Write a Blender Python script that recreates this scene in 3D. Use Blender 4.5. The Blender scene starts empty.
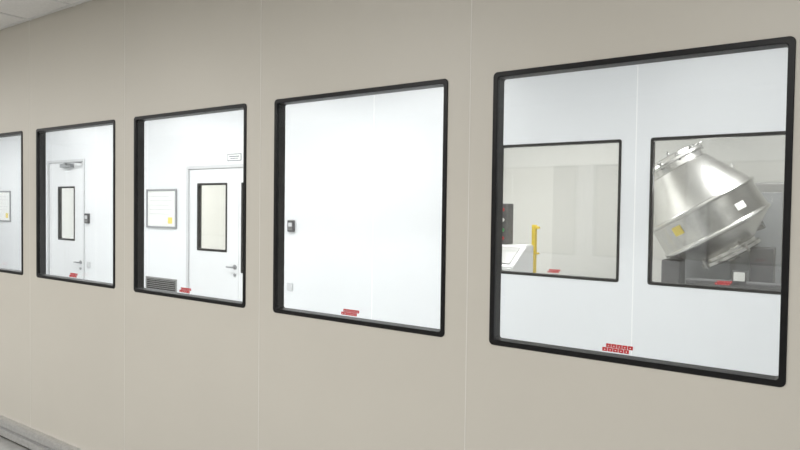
import bpy, bmesh, math
from mathutils import Vector, Matrix
S=bpy.context.scene
S.view_settings.view_transform='Standard'
S.view_settings.look='None'
EYE=1.80
# ---------------------------------------------------------------- materials
def mat(name,col,rough=.5,metal=0,noise=0,nscale=8,bump=0,bscale=200,emis=None,spec=.5,aniso=0):
    m=bpy.data.materials.new(name);m.use_nodes=True
    nt=m.node_tree;b=nt.nodes['Principled BSDF']
    b.inputs['Base Color'].default_value=(*col,1)
    b.inputs['Roughness'].default_value=rough
    b.inputs['Metallic'].default_value=metal
    b.inputs['Specular IOR Level'].default_value=spec
    tc=nt.nodes.new('ShaderNodeTexCoord')
    if aniso:
        b.inputs['Anisotropic'].default_value=aniso
        tg=nt.nodes.new('ShaderNodeTangent');tg.direction_type='RADIAL';tg.axis='Z'
        nt.links.new(tg.outputs[0],b.inputs['Tangent'])
    if noise:
        n=nt.nodes.new('ShaderNodeTexNoise');n.inputs['Scale'].default_value=nscale;n.inputs['Detail'].default_value=4
        nt.links.new(tc.outputs['Object'],n.inputs['Vector'])
        r=nt.nodes.new('ShaderNodeValToRGB')
        r.color_ramp.elements[0].position=.3;r.color_ramp.elements[1].position=.7
        r.color_ramp.elements[0].color=(*[c*(1-noise) for c in col],1)
        r.color_ramp.elements[1].color=(*[min(1,c*(1+noise)) for c in col],1)
        nt.links.new(n.outputs['Fac'],r.inputs['Fac']);nt.links.new(r.outputs['Color'],b.inputs['Base Color'])
    if bump:
        n=nt.nodes.new('ShaderNodeTexNoise');n.inputs['Scale'].default_value=bscale
        nt.links.new(tc.outputs['Object'],n.inputs['Vector'])
        bp=nt.nodes.new('ShaderNodeBump');bp.inputs['Strength'].default_value=bump;bp.inputs['Distance'].default_value=.002
        nt.links.new(n.outputs['Fac'],bp.inputs['Height']);nt.links.new(bp.outputs['Normal'],b.inputs['Normal'])
    if emis:
        b.inputs['Emission Color'].default_value=(*emis[0],1);b.inputs['Emission Strength'].default_value=emis[1]
    return m
def glass(name,tint,f0=.04):
    m=bpy.data.materials.new(name);m.use_nodes=True;nt=m.node_tree;nt.nodes.clear()
    o=nt.nodes.new('ShaderNodeOutputMaterial');mx=nt.nodes.new('ShaderNodeMixShader')
    t=nt.nodes.new('ShaderNodeBsdfTransparent');t.inputs[0].default_value=(*tint,1)
    g=nt.nodes.new('ShaderNodeBsdfGlossy');g.inputs['Roughness'].default_value=.01
    lw=nt.nodes.new('ShaderNodeLayerWeight');lw.inputs['Blend'].default_value=.5
    p=nt.nodes.new('ShaderNodeMath');p.operation='POWER';p.inputs[1].default_value=5
    q=nt.nodes.new('ShaderNodeMath');q.operation='MULTIPLY_ADD';q.inputs[1].default_value=1-f0;q.inputs[2].default_value=f0
    nt.links.new(lw.outputs['Facing'],p.inputs[0]);nt.links.new(p.outputs[0],q.inputs[0])
    nt.links.new(q.outputs[0],mx.inputs[0]);nt.links.new(t.outputs[0],mx.inputs[1]);nt.links.new(g.outputs[0],mx.inputs[2])
    nt.links.new(mx.outputs[0],o.inputs[0]);return m
M_beige=mat('beige_panel',(.60,.572,.515),.42,noise=.02,nscale=1.2,bump=.15,bscale=400)
M_seam=mat('panel_seam_caulk',(.73,.71,.67),.5)
M_white=mat('white_panel',(.82,.835,.85),.32,noise=.01,nscale=1,bump=.08,bscale=300)
M_wseam=mat('white_seam',(.97,.97,.97),.4)
M_grey=mat('process_room_panel',(.78,.78,.755),.4,noise=.02,nscale=1)
M_grey2=mat('reflection_grey',(.68,.68,.66),.4,noise=.02,nscale=1)  # darker wall grey for the rectangle that imitates a dim reflection
M_black=mat('black_gasket',(.007,.007,.008),.4,noise=.1,nscale=30,spec=.25)
M_ceil=mat('ceiling_tile',(.82,.81,.80),.8,noise=.04,nscale=60,bump=.2)
M_grid=mat('ceiling_grid',(.72,.72,.72),.4)
M_floor=mat('vinyl_floor',(.42,.42,.41),.35,noise=.08,nscale=15)
M_floorw=mat('light_vinyl_floor',(.62,.63,.63),.3,noise=.05,nscale=12)
M_alu=mat('brushed_aluminium',(.62,.62,.62),.35,1,noise=.08,nscale=40)
M_door=mat('door_white',(.79,.80,.81),.35,noise=.01,nscale=2)
M_dframe=mat('door_frame_grey',(.63,.64,.65),.4,.0,noise=.03)
M_nframe=mat('notice_frame_grey',(.30,.31,.32),.4,.0,noise=.03)
M_steel=mat('stainless_steel',(.72,.715,.70),.27,1,noise=.06,nscale=10,aniso=.5)
M_steel2=mat('stainless_dark',(.45,.45,.44),.32,1,noise=.1,nscale=20)
M_dark=mat('machine_dark_grey',(.07,.07,.075),.5,noise=.15,nscale=10)
M_base=mat('machine_base_grey',(.11,.11,.115),.5,noise=.15,nscale=10)
M_mid=mat('machine_grey',(.28,.28,.275),.45,.1,noise=.08,nscale=6)
M_yel=mat('safety_yellow',(.80,.58,.02),.45,noise=.05)
M_red=mat('red_label',(.50,.012,.02),.5,noise=.15,nscale=80,spec=.2)
M_paper=mat('paper_white',(.86,.87,.85),.7,noise=.02)
M_ink=mat('ink_grey',(.20,.21,.23),.7,noise=.05)
M_ystick=mat('yellow_sticker',(.85,.68,.15),.6,noise=.05)
M_green=mat('green_button',(.02,.4,.08),.4,noise=.05)
M_screen=mat('screen_dark',(.02,.025,.03),.15,noise=.1)
M_lamp=mat('diffuser',(.9,.9,.9),.5,emis=((1,.98,.95),2.0))
M_glass=glass('clear_glass',(.97,.98,.98),.05)
M_glass2=glass('process_glass',(.92,.92,.915),.05)

# ---------------------------------------------------------------- helpers
def finish(name,bm,mats,parent=None,loc=None,smooth=False,rot=None):
    me=bpy.data.meshes.new(name);bm.normal_update();bm.to_mesh(me);bm.free()
    for m in mats: me.materials.append(m)
    o=bpy.data.objects.new(name,me);S.collection.objects.link(o)
    if loc: o.location=loc
    if rot: o.rotation_euler=rot
    if parent: o.parent=parent
    if smooth:
        for p in me.polygons:p.use_smooth=True
    return o
def empty(name,loc=(0,0,0)):
    o=bpy.data.objects.new(name,None);S.collection.objects.link(o);o.location=loc;o.empty_display_size=.1;return o
def abox(bm,x0,x1,y0,y1,z0,z1,mi=0,bev=0):
    r=bmesh.ops.create_cube(bm,size=1)
    for v in r['verts']:
        v.co=Vector((x0+(v.co.x+.5)*(x1-x0),y0+(v.co.y+.5)*(y1-y0),z0+(v.co.z+.5)*(z1-z0)))
    fs=set(f for v in r['verts'] for f in v.link_faces)
    for f in fs:f.material_index=mi
    if bev:
        es=list(set(e for v in r['verts'] for e in v.link_edges))
        bb=bmesh.ops.bevel(bm,geom=es,offset=bev,segments=2,affect='EDGES',profile=.5)
        for f in bb['faces']:f.material_index=mi
    return fs
def box(name,x0,x1,y0,y1,z0,z1,m,parent=None,bev=0):
    bm=bmesh.new();abox(bm,x0,x1,y0,y1,z0,z1,0,bev)
    return finish(name,bm,[m],parent)
def acyl(bm,p0,p1,r0,r1=None,seg=32,mi=0):
    r1=r0 if r1 is None else r1
    p0=Vector(p0);p1=Vector(p1);d=p1-p0
    r=bmesh.ops.create_cone(bm,cap_ends=True,segments=seg,radius1=r0,radius2=r1,depth=d.length)
    q=d.to_track_quat('Z','Y').to_matrix().to_4x4();q.translation=(p0+p1)/2
    bmesh.ops.transform(bm,matrix=q,verts=r['verts'])
    for f in set(f for v in r['verts'] for f in v.link_faces):f.material_index=mi;f.smooth=(len(f.verts)==4)
def cyl(name,p0,p1,r0,m,parent=None,r1=None,seg=32):
    bm=bmesh.new();acyl(bm,p0,p1,r0,r1,seg);return finish(name,bm,[m],parent)
def wall(name,x0,x1,z0,z1,y0,y1,holes,mats,seams=(),seam_y=None,back=1,seamw=.004):
    bm=bmesh.new();xs=sorted(set([x0,x1]+[h[0] for h in holes]+[h[1] for h in holes]))
    for a,b in zip(xs,xs[1:]):
        c=(a+b)/2;hs=[h for h in holes if h[0]<c<h[1]]
        z=z0
        for h in sorted(hs,key=lambda h:h[2]):
            if h[2]>z: abox(bm,a,b,y0,y1,z,h[2])
            z=h[3]
        if z<z1: abox(bm,a,b,y0,y1,z,z1)
    bm.normal_update()
    for f in bm.faces:
        if f.normal.y>.5:f.material_index=back
    for s in seams: abox(bm,s-seamw/2,s+seamw/2,seam_y-.0008,seam_y+.001,z0,z1,2)
    return finish(name,bm,mats)
def rrect(w0,w1,h0,h1,r,y,n=6):
    pts=[]
    for cx,cz,a0 in ((w1-r,h1-r,0),(w0+r,h1-r,90),(w0+r,h0+r,180),(w1-r,h0+r,270)):
        for i in range(n+1):
            a=math.radians(a0+90*i/n);pts.append((cx+r*math.cos(a),y,cz+r*math.sin(a)))
    return pts
def loft(bm,loops,closed=True):
    L=[[bm.verts.new(p) for p in l] for l in loops]
    n=len(L[0]);m=len(L)
    for k in range(m if closed else m-1):
        A=L[k];B=L[(k+1)%m]
        for i in range(n):
            j=(i+1)%n
            bm.faces.new((A[i],A[j],B[j],B[i]))
    bmesh.ops.recalc_face_normals(bm,faces=bm.faces)
def label(parent,x,y,z,w=.1):
    bm=bmesh.new();t=w/6
    for r,(off,n) in enumerate(((-.35,5),(.35,5))):
        for i in range(n):
            cx=x+(i-2+off)*t*1.12;cz=z+(r-.5)*.0145
            abox(bm,cx-t*.5,cx+t*.5,y-.0012,y-.0002,cz-.0066,cz+.0066,0)
            abox(bm,cx-t*.12,cx+t*.12,y-.0014,y-.0012,cz-.0022,cz+.0010,1)
    finish('red_label',bm,[M_red,M_paper],parent)
ZB,ZT=EYE-.531,EYE+.533
nwin=0
def window(xr,yf,yb,gm,lab=True,b=.020,z0=ZB,z1=ZT,w=1.0,r=.018):
    global nwin;nwin+=1
    e=empty('window_%d'%nwin,(0,0,0))
    x0,x1=xr-w,xr;h=.012
    bm=bmesh.new()
    R=lambda ins,y,rr:rrect(x0+ins,x1-ins,z0+ins,z1-ins,rr,y)
    loft(bm,[R(b,yf-.003,.010),R(b-.002,yf-.005,.011),R(.002,yf-.005,r),R(0,yf-.003,r),R(0,yf,r),R(h,yf,.008),R(h,yb,.008),R(0,yb,r),R(0,yb+.004,r),R(b,yb+.004,.01)])
    finish('frame',bm,[M_black],e)
    for nm,y in(('pane_front',yf+.004),('pane_back',yb-.004)):
        bm=bmesh.new()
        vs=[bm.verts.new(p) for p in ((x0+b-.001,y,z0+b-.001),(x1-b+.001,y,z0+b-.001),(x1-b+.001,y,z1-b+.001),(x0+b-.001,y,z1-b+.001))]
        bm.faces.new(vs);finish(nm,bm,[gm],e)
    if lab: label(e,(x0+x1)/2-.005,yf+.003,z0+.050)
    return (x0+h,x1-h,z0+h,z1-h)

# ---------------------------------------------------------------- room shell
P=1.2047;CE=EYE+1.32
XL,XR=-14.5,2.6;YB=-3.0
Y1,Y1b=2.23,2.28
Y2,Y2b=4.77,4.82
Y3=7.9
seams=[-1.211-P*k for k in range(-3,11)]
rights=[-.109-P*k for k in range(-2,8)]
holes=[window(r,Y1,Y1b,M_glass) for r in rights]
wall('wall_front',XL,XR,0,CE,Y1,Y1b,holes,[M_beige,M_white,M_seam],seams,Y1)
# inner partition
holes2=[window(r,Y2,Y2b,M_glass2) for r in (1.0957,-.109,-1.3137)]
D1=(-6.43,-4.86,EYE+.47);D2=(-9.76,-8.72,EYE+.64)
holes2+=[(D1[0],D1[1],0,D1[2]),(D2[0],D2[1],0,D2[2])]
seams2=[s for s in seams if not(D1[0]-.05<s<D1[1]+.05) and not(D2[0]-.05<s<D2[1]+.05)]
wall('wall_partition',XL,XR,0,CE,Y2,Y2b,holes2,[M_white,M_grey,M_wseam],seams2,Y2,seamw=.008)
wall('wall_back',XL,XR,0,CE,Y3,Y3+.05,[],[M_grey,M_grey,M_wseam],seams,Y3)
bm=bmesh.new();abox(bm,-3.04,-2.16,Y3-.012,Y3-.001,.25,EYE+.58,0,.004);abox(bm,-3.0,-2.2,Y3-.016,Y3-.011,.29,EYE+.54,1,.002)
finish('reflection_standin',bm,[M_grey2,M_grey2])  # added slab: darker grey stands in for a dim window reflection in glass
box('wall_left',XL-.05,XL,YB,Y3+.05,0,CE,M_white)
box('wall_right',XR,XR+.05,YB,Y3+.05,0,CE,M_white)
box('wall_behind',XL,XR,YB-.05,YB,0,CE,M_beige)
box('wall_divider',-4.70,-4.65,Y2b,Y3,0,CE,M_grey)
box('floor',XL,XR,YB,Y1,-.05,0,M_floor)
box('floor_corridor',XL,XR,Y1,Y3+.05,-.05,0,M_floorw)
box('ceiling',XL-.05,XR+.05,YB-.05,Y3+.1,CE,CE+.05,M_ceil)
bm=bmesh.new()
x=XL+.1
while x<XR: abox(bm,x-.012,x+.012,YB,Y1,CE-.004,CE);x+=.6
y=Y1-.02
while y>YB: abox(bm,XL,XR,y-.012,y+.012,CE-.0045,CE-.0002);y-=.6
finish('trim_1',bm,[M_grid])
# bumper rail + cove
bm=bmesh.new()
def prof(bm,pts,x0,x1,mi=0):
    A=[bm.verts.new((x0,a,b)) for a,b in pts];B=[bm.verts.new((x1,a,b)) for a,b in pts]
    n=len(pts)
    for i in range(n):
        f=bm.faces.new((A[i],A[(i+1)%n],B[(i+1)%n],B[i]));f.material_index=mi
    bm.faces.new(A);bm.faces.new(B)
pr=[(Y1,.155),(Y1-.03,.155),(Y1-.045,.148),(Y1-.052,.135),(Y1-.052,.115),(Y1-.035,.108),(Y1-.035,.095),(Y1-.058,.088),(Y1-.062,.07),(Y1-.062,.045),(Y1-.05,.032),(Y1,.032)]
prof(bm,pr,XL,XR);bmesh.ops.recalc_face_normals(bm,faces=bm.faces)
finish('baseboard_front',bm,[M_alu])
bm=bmesh.new();prof(bm,[(Y2,.10),(Y2-.012,.10),(Y2-.02,.05),(Y2-.06,.0),(Y2,0)],XL,D2[0]-.05);prof(bm,[(Y2,.10),(Y2-.012,.10),(Y2-.02,.05),(Y2-.06,.0),(Y2,0)],D1[1]+.05,XR)
bmesh.ops.recalc_face_normals(bm,faces=bm.faces);finish('baseboard_partition',bm,[M_dframe])

# ---------------------------------------------------------------- doors
def door(name,dx0,dx1,top,leaves,yf=Y2):
    e=empty(name)
    f=.035
    bm=bmesh.new()
    abox(bm,dx0,dx0+f,yf-.012,yf+.06,0,top,0);abox(bm,dx1-f,dx1,yf-.012,yf+.06,0,top,0);abox(bm,dx0+f,dx1-f,yf-.012,yf+.06,top-f,top,0)
    finish('door_frame',bm,[M_dframe],e)
    for i,(a,b,va,vb,vz0,vz1,hx,hz) in enumerate(leaves):
        bm=bmesh.new();y0,y1=yf+.004,yf+.044
        abox(bm,a,va,y0,y1,.008,top-f-.004);abox(bm,vb,b,y0,y1,.008,top-f-.004)
        abox(bm,va,vb,y0,y1,.008,vz0);abox(bm,va,vb,y0,y1,vz1,top-f-.004)
        finish('leaf_%d'%(i+1),bm,[M_door],e)
        bm=bmesh.new();R=lambda ins,y,r=.01:rrect(va+ins,vb-ins,vz0+ins,vz1-ins,r,y)
        loft(bm,[R(.024,y0-.004),R(0,y0-.004),R(0,y1+.004),R(.024,y1+.004)])
        finish('vision_gasket_%d'%(i+1),bm,[M_black],e)
        bm=bmesh.new();bm.faces.new([bm.verts.new(p) for p in((va+.02,y0+.01,vz0+.02),(vb-.02,y0+.01,vz0+.02),(vb-.02,y0+.01,vz1-.02),(va+.02,y0+.01,vz1-.02))])
        finish('vision_glass_%d'%(i+1),bm,[M_glass],e)
        if hx:
            bm=bmesh.new()
            acyl(bm,(hx,y0,hz),(hx,y0-.01,hz),.027);acyl(bm,(hx,y0-.01,hz),(hx,y0-.05,hz),.010)
            acyl(bm,(hx+.01,y0-.05,hz),(hx-.09,y0-.05,hz),.010)
            acyl(bm,(hx,y0,hz-.09),(hx,y0-.012,hz-.09),.018)
            finish('lever_handle_%d'%(i+1),bm,[M_nframe],e)
    return e
door('door_1',D1[0],D1[1],D1[2],[(-6.39,-5.515,-6.243,-5.709,EYE-.53,EYE+.265,-5.57,EYE-.69),(-5.51,-4.90,-5.47,-5.10,EYE-.75,EYE+.265,None,None)])
d2=door('door_2',D2[0],D2[1],D2[2],[(-9.72,-8.76,-9.47,-9.0,EYE-.53,EYE+.255,-8.84,EYE-.83)])
bm=bmesh.new();zc=EYE+.60
abox(bm,-9.3,-9.02,Y2-.06,Y2+.004,zc-.075,zc-.02,0,.004)
abox(bm,-9.10,-8.80,Y2-.10,Y2-.085,zc-.02,zc-.005,0)
acyl(bm,(-9.1,Y2-.092,zc-.03),(-9.1,Y2-.092,zc-.002),.012);abox(bm,-8.82,-8.79,Y2-.1,Y2-.01,zc-.02,zc-.005,0)
abox(bm,-9.115,-9.085,Y2-.1,Y2-.05,zc-.035,zc-.02,0)
finish('door_closer',bm,[M_nframe],d2)

# ---------------------------------------------------------------- wall fittings
def notice(x0,x1,z0,z1):
    e=empty('notice_board')
    bm=bmesh.new();R=lambda ins,y:rrect(x0+ins,x1-ins,z0+ins,z1-ins,.006,y,3)
    loft(bm,[R(.024,Y2-.010),R(.018,Y2-.02),R(0,Y2-.018),R(0,Y2-.001),R(.024,Y2-.001)]);finish('board_frame',bm,[M_nframe],e)
    bm=bmesh.new();abox(bm,x0+.02,x1-.02,Y2-.008,Y2-.001,z0+.02,z1-.02,0)
    w=x1-x0;h=z1-z0
    for i in range(5):
        zz=z1-.09-i*.055;abox(bm,x0+.06,x0+w*(.85 if i%2 else .75),Y2-.0085,Y2-.008,zz-.003,zz+.003,1)
    abox(bm,x0+w*.72,x0+w*.86,Y2-.009,Y2-.008,z0+h*.12,z0+h*.28,2)
    finish('notice_sheet',bm,[M_paper,M_dframe,M_ystick],e)
notice(-7.238,-6.623,EYE-.285,EYE+.20)
notice(-11.55,-10.94,EYE-.30,EYE+.20)
e=empty('air_return_grille');x0,x1,z0,z1=-7.26,-6.62,EYE-1.12,EYE-.91
bm=bmesh.new();R=lambda ins,y:rrect(x0+ins,x1-ins,z0+ins,z1-ins,.004,y,2)
loft(bm,[R(.02,Y2-.008),R(0,Y2-.008),R(0,Y2-.001),R(.02,Y2-.001)]);finish('grille_frame',bm,[M_mid],e)
bm=bmesh.new();abox(bm,x0+.02,x1-.02,Y2-.002,Y2-.001,z0+.02,z1-.02,1)
for i in range(7):
    zz=z0+.03+i*.024;abox(bm,x0+.02,x1-.02,Y2-.007,Y2-.003,zz,zz+.006,0)
finish('louvres',bm,[M_mid,M_black],e)
def keypad(x,z,w=.085,h=.12):
    e=empty('access_keypad');box('housing',x-w/2,x+w/2,Y2-.03,Y2-.0005,z-h/2,z+h/2,M_dark,e,.005)
    box('display',x-w*.30,x+w*.30,Y2-.032,Y2-.030,z-h*.05,z+h*.30,M_dframe,e)
    bm=bmesh.new()
    for i in range(3):
        for j in range(2): abox(bm,x-w*.3+i*w*.22,x-w*.14+i*w*.22,Y2-.033,Y2-.030,z-h*.38+j*h*.15,z-h*.27+j*h*.15)
    finish('buttons',bm,[M_mid],e)
keypad(-4.68,EYE-.2);keypad(-8.64,EYE-.2,.1,.14)
def socket(x,z):
    bm=bmesh.new();abox(bm,x-.04,x+.04,Y2-.012,Y2-.0005,z-.04,z+.04,0,.003)
    for dx in(-.01,.01):acyl(bm,(x+dx,Y2-.013,z),(x+dx,Y2-.0118,z),.003,seg=12,mi=1)
    acyl(bm,(x,Y2-.0135,z),(x,Y2-.0118,z),.022,seg=24,mi=0)
    finish('wall_socket',bm,[M_dframe,M_dark])
socket(-4.70,EYE-.84);socket(-8.62,EYE-.85)
e=empty('door_sign');sx0,sx1,sz0,sz1=-5.70,-5.47,EYE+.51,EYE+.59
bm=bmesh.new();abox(bm,sx0,sx1,Y2-.004,Y2-.0005,sz0,sz1,1);abox(bm,sx0+.008,sx1-.008,Y2-.005,Y2-.004,sz0+.008,sz1-.008,0)
abox(bm,sx0+.03,sx1-.03,Y2-.0055,Y2-.005,sz0+.045,sz0+.056,1);abox(bm,sx0+.05,sx1-.05,Y2-.0055,Y2-.005,sz0+.024,sz0+.033,1)
finish('sign_plate',bm,[M_paper,M_ink],e)

# ---------------------------------------------------------------- bin blender
bl=empty('bin_blender')
u=Vector((-.50,-.10,.85)).normalized()
C=Vector((-.985,6.25,EYE+.02))
prf=[(0,-.47),(.25,-.47),(.265,-.46),(.265,-.435),(.24,-.425),(.24,-.40),(.455,-.24),(.482,-.23),(.488,-.215),(.482,-.20),(.472,-.195),(.468,.03),(.486,.035),(.491,.05),(.486,.065),(.466,.07),(.275,.43),(.255,.44),(.255,.49),(.28,.492),(.285,.50),(.285,.52),(.28,.527),(.24,.53),(.235,.555),(.22,.565),(0,.58)]
bm=bmesh.new();N=72
rings=[]
for r,z in prf:
    if r==0: rings.append([bm.verts.new((0,0,z))])
    else: rings.append([bm.verts.new((r*math.cos(2*math.pi*i/N),r*math.sin(2*math.pi*i/N),z)) for i in range(N)])
for A,B in zip(rings,rings[1:]):
    for i in range(N):
        j=(i+1)%N
        if len(A)==1: bm.faces.new((A[0],B[j],B[i]))
        elif len(B)==1: bm.faces.new((A[i],A[j],B[0]))
        else: bm.faces.new((A[i],A[j],B[j],B[i]))
bmesh.ops.recalc_face_normals(bm,faces=bm.faces)
q=u.to_track_quat('Z','Y')
def place(o):
    o.location=C;o.rotation_mode='QUATERNION';o.rotation_quaternion=q;return o
o=place(finish('bin_vessel',bm,[M_steel],bl,smooth=True))
es=o.modifiers.new('es','EDGE_SPLIT');es.split_angle=math.radians(10)
# lid clamps, handles (local frame of bin)
bm=bmesh.new()
for i in range(10):
    a=2*math.pi*i/10+.2;c,s=math.cos(a),math.sin(a)
    acyl(bm,(.273*c,.273*s,.48),(.273*c,.273*s,.54),.011,seg=12)
    acyl(bm,(.235*c,.235*s,.543),(.295*c,.295*s,.543),.008,seg=12)
acyl(bm,(-.08,0,.61),(.08,0,.61),.010,seg=12);acyl(bm,(-.08,0,.56),(-.08,0,.615),.010,seg=12);acyl(bm,(.08,0,.56),(.08,0,.615),.010,seg=12)
# clamp bolts on the discharge flange
for i in range(4):
    a=2*math.pi*i/4+.5;c,s=math.cos(a),math.sin(a)
    acyl(bm,(.265*c,.265*s,-.48),(.265*c,.265*s,-.41),.012,seg=12)
acyl(bm,(.0,0,-.47),(0,0,-.51),.05,seg=24)
place(finish('lid_clamps',bm,[M_steel2],bl))
# yoke frame holding bin (machine side, behind)
bm=bmesh.new()
for sx in(-1,1):
    abox(bm,sx*.30-.04,sx*.30+.04,.36,.56,-.30,.30,0,.006)
abox(bm,-.34,.34,.50,.60,-.34,-.26,0,.006);abox(bm,-.34,.34,.50,.60,.26,.34,0,.006);abox(bm,-.08,.08,.5,.62,-.3,.3,0,.006)
o=finish('yoke_frame',bm,[M_steel2],bl);o.location=C;o.rotation_euler=(0,-.45,0)
cyl('drive_shaft',(C.x,6.80,C.z),(C.x,7.10,C.z),.09,M_steel2,bl)
bm=bmesh.new()
abox(bm,C.x-.33,C.x+.62,7.05,7.6,0,C.z+.28,0,.02)
abox(bm,C.x-.28,C.x+.14,7.04,7.052,.3,C.z-.25,1,.004);abox(bm,C.x+.18,C.x+.57,7.04,7.052,.3,C.z+.18,1,.004)
finish('drive_housing',bm,[M_mid,M_nframe],bl)
# lower lift carriage and base
bm=bmesh.new()
abox(bm,-1.30,-.25,5.75,7.05,0,.14,0,.01)
abox(bm,-1.36,-1.26,6.75,6.9,.14,1.95,0,.01);abox(bm,-1.30,-1.14,6.1,6.35,.14,1.36,0,.01);abox(bm,-.60,-.42,6.2,6.45,.14,1.50,0,.01)
abox(bm,-1.02,-.28,5.70,5.84,1.12,1.24,0,.01)
abox(bm,-1.0,-.92,5.71,5.83,0,1.13,0,.006);abox(bm,-.38,-.30,5.71,5.83,0,1.13,0,.006)
finish('lift_carriage',bm,[M_base],bl)
def on_bin(name,ang,zl,w,h,m,rr=.474):
    bm=bmesh.new();n=6;L=[]
    for i in range(n+1):
        a=ang+(i/n-.5)*w/rr
        za,zb=zl-h/2,zl+h/2
        L.append((bm.verts.new((rr*math.cos(a),rr*math.sin(a),za)),bm.verts.new((rr*math.cos(a),rr*math.sin(a),zb))))
    for A,B in zip(L,L[1:]):bm.faces.new((A[0],B[0],B[1],A[1]))
    place(finish(name,bm,[m],bl))
loc=q.inverted()@Vector((0,-1,0));base=math.atan2(loc.y,loc.x)
on_bin('yellow_sticker',base-.45,-.05,.09,.08,M_ystick)
on_bin('white_tag',base+.72,-.10,.09,.06,M_paper)
box('tag_plate',-.66,-.58,5.688,5.70,1.25,1.32,M_paper,bl)
box('tag_plate_holder',-.67,-.57,5.70,5.72,1.22,1.33,M_base,bl)

# ---------------------------------------------------------------- control console
cc=empty('control_console')
bm=bmesh.new()
pts=[(5.30,0),(5.30,1.27),(5.62,1.46),(5.80,1.46),(5.80,0)]
A=[bm.verts.new((-2.95,a,b)) for a,b in pts];B=[bm.verts.new((-2.42,a,b)) for a,b in pts]
for i in range(5):bm.faces.new((A[i],A[(i+1)%5],B[(i+1)%5],B[i]))
bm.faces.new(A);bm.faces.new(B);bmesh.ops.recalc_face_normals(bm,faces=bm.faces)
bmesh.ops.bevel(bm,geom=list(bm.edges),offset=.01,segments=2,affect='EDGES')
finish('desk_body',bm,[M_door],cc)
sl=math.atan2(.19,.32)
bm=bmesh.new();abox(bm,-.25,.2,-.14,.14,0,.008,0,.003)
o=finish('desk_plate',bm,[M_mid],cc);o.location=(-2.66,5.46,1.366);o.rotation_euler=(sl,0,0)
box('operator_panel',-3.0,-2.62,5.64,5.76,1.46,1.86,M_dark,cc,.01)
box('screen',-2.97,-2.76,5.632,5.642,1.56,1.80,M_screen,cc,.002)
bm=bmesh.new()
for i,(mz,mi) in enumerate(((1.80,0),(1.70,1),(1.60,2),(1.52,0))):acyl(bm,(-2.68,5.64,mz),(-2.68,5.615,mz),.018,seg=20,mi=mi)
finish('buttons',bm,[M_red,M_paper,M_green],cc)
# ---------------------------------------------------------------- yellow safety post
sp=empty('safety_light_curtain')
box('post',-2.53,-2.49,6.0,6.05,.02,EYE-.15,M_yel,sp,.004)
box('base_plate',-2.58,-2.44,5.95,6.10,0,.02,M_yel,sp,.002)
box('top_bracket',-2.50,-2.455,6.0,6.04,EYE-.19,EYE-.165,M_yel,sp,.003)
box('mid_bracket',-2.50,-2.455,6.0,6.04,EYE-.45,EYE-.43,M_yel,sp,.003)

# ---------------------------------------------------------------- lights
def fixture(x,y,w,h,power,col=(1,1,1),glow=True):
    e=empty('ceiling_light')
    bm=bmesh.new();z=CE
    loft(bm,[[(x+sx*(w/2+i),y+sy*(h/2+i),zz) for sx,sy in((1,1),(-1,1),(-1,-1),(1,-1))] for i,zz in((0,z-.012),(.025,z-.012),(.025,z-.001),(0,z-.001))])
    finish('fixture_frame',bm,[M_grid],e)
    bm=bmesh.new();abox(bm,x-w/2,x+w/2,y-h/2,y+h/2,z-.008,z-.001);finish('diffuser_panel',bm,[M_lamp],e)
    l=bpy.data.lights.new('panel_lamp','AREA');l.shape='RECTANGLE';l.size=w;l.size_y=h;l.energy=power;l.color=col
    o=bpy.data.objects.new('panel_lamp',l);S.collection.objects.link(o);o.location=(x,y,z-.02);o.parent=e
for x,pw in ((-11,37),(-8.4,39),(-5.8,39),(-3.4,37),(-.6,17),(1.6,15)):
    fixture(x,3.4,1.2,.6,pw,(1,.997,.985))
for x in (-11.5,-8.6,-5.7,-2.8,.1):
    fixture(x,-.35,1.2,.6,57,(1,.99,.965))
for x,pw in ((-3.0,72),(-.3,50)): fixture(x,5.7,.6,.6,pw,(1,.995,.975))
for x,pw in ((-13,60),(-10.5,50),(-6,66)): fixture(x,6.3,1.2,.6,pw,(1,.98,.93))
w=bpy.data.worlds.new('World');S.world=w;w.use_nodes=True
w.node_tree.nodes['Background'].inputs[0].default_value=(.5,.5,.5,1);w.node_tree.nodes['Background'].inputs[1].default_value=.1

# ---------------------------------------------------------------- camera
cam=bpy.data.cameras.new('camera');co=bpy.data.objects.new('camera',cam);S.collection.objects.link(co)
cam.sensor_width=36;cam.lens=28.27;cam.clip_start=.05;cam.shift_x=-.0018;cam.shift_y=.0005
fwd=Vector((-.5673,.8230,-.0272)).normalized();right=Vector((.8230,.5678,.0130));right=(right-right.dot(fwd)*fwd).normalized();up=right.cross(fwd)
M=Matrix.Identity(4)
for i in range(3): M[i][0]=right[i];M[i][1]=up[i];M[i][2]=-fwd[i]
M.translation=(0,0,EYE)
co.matrix_world=M;S.camera=co
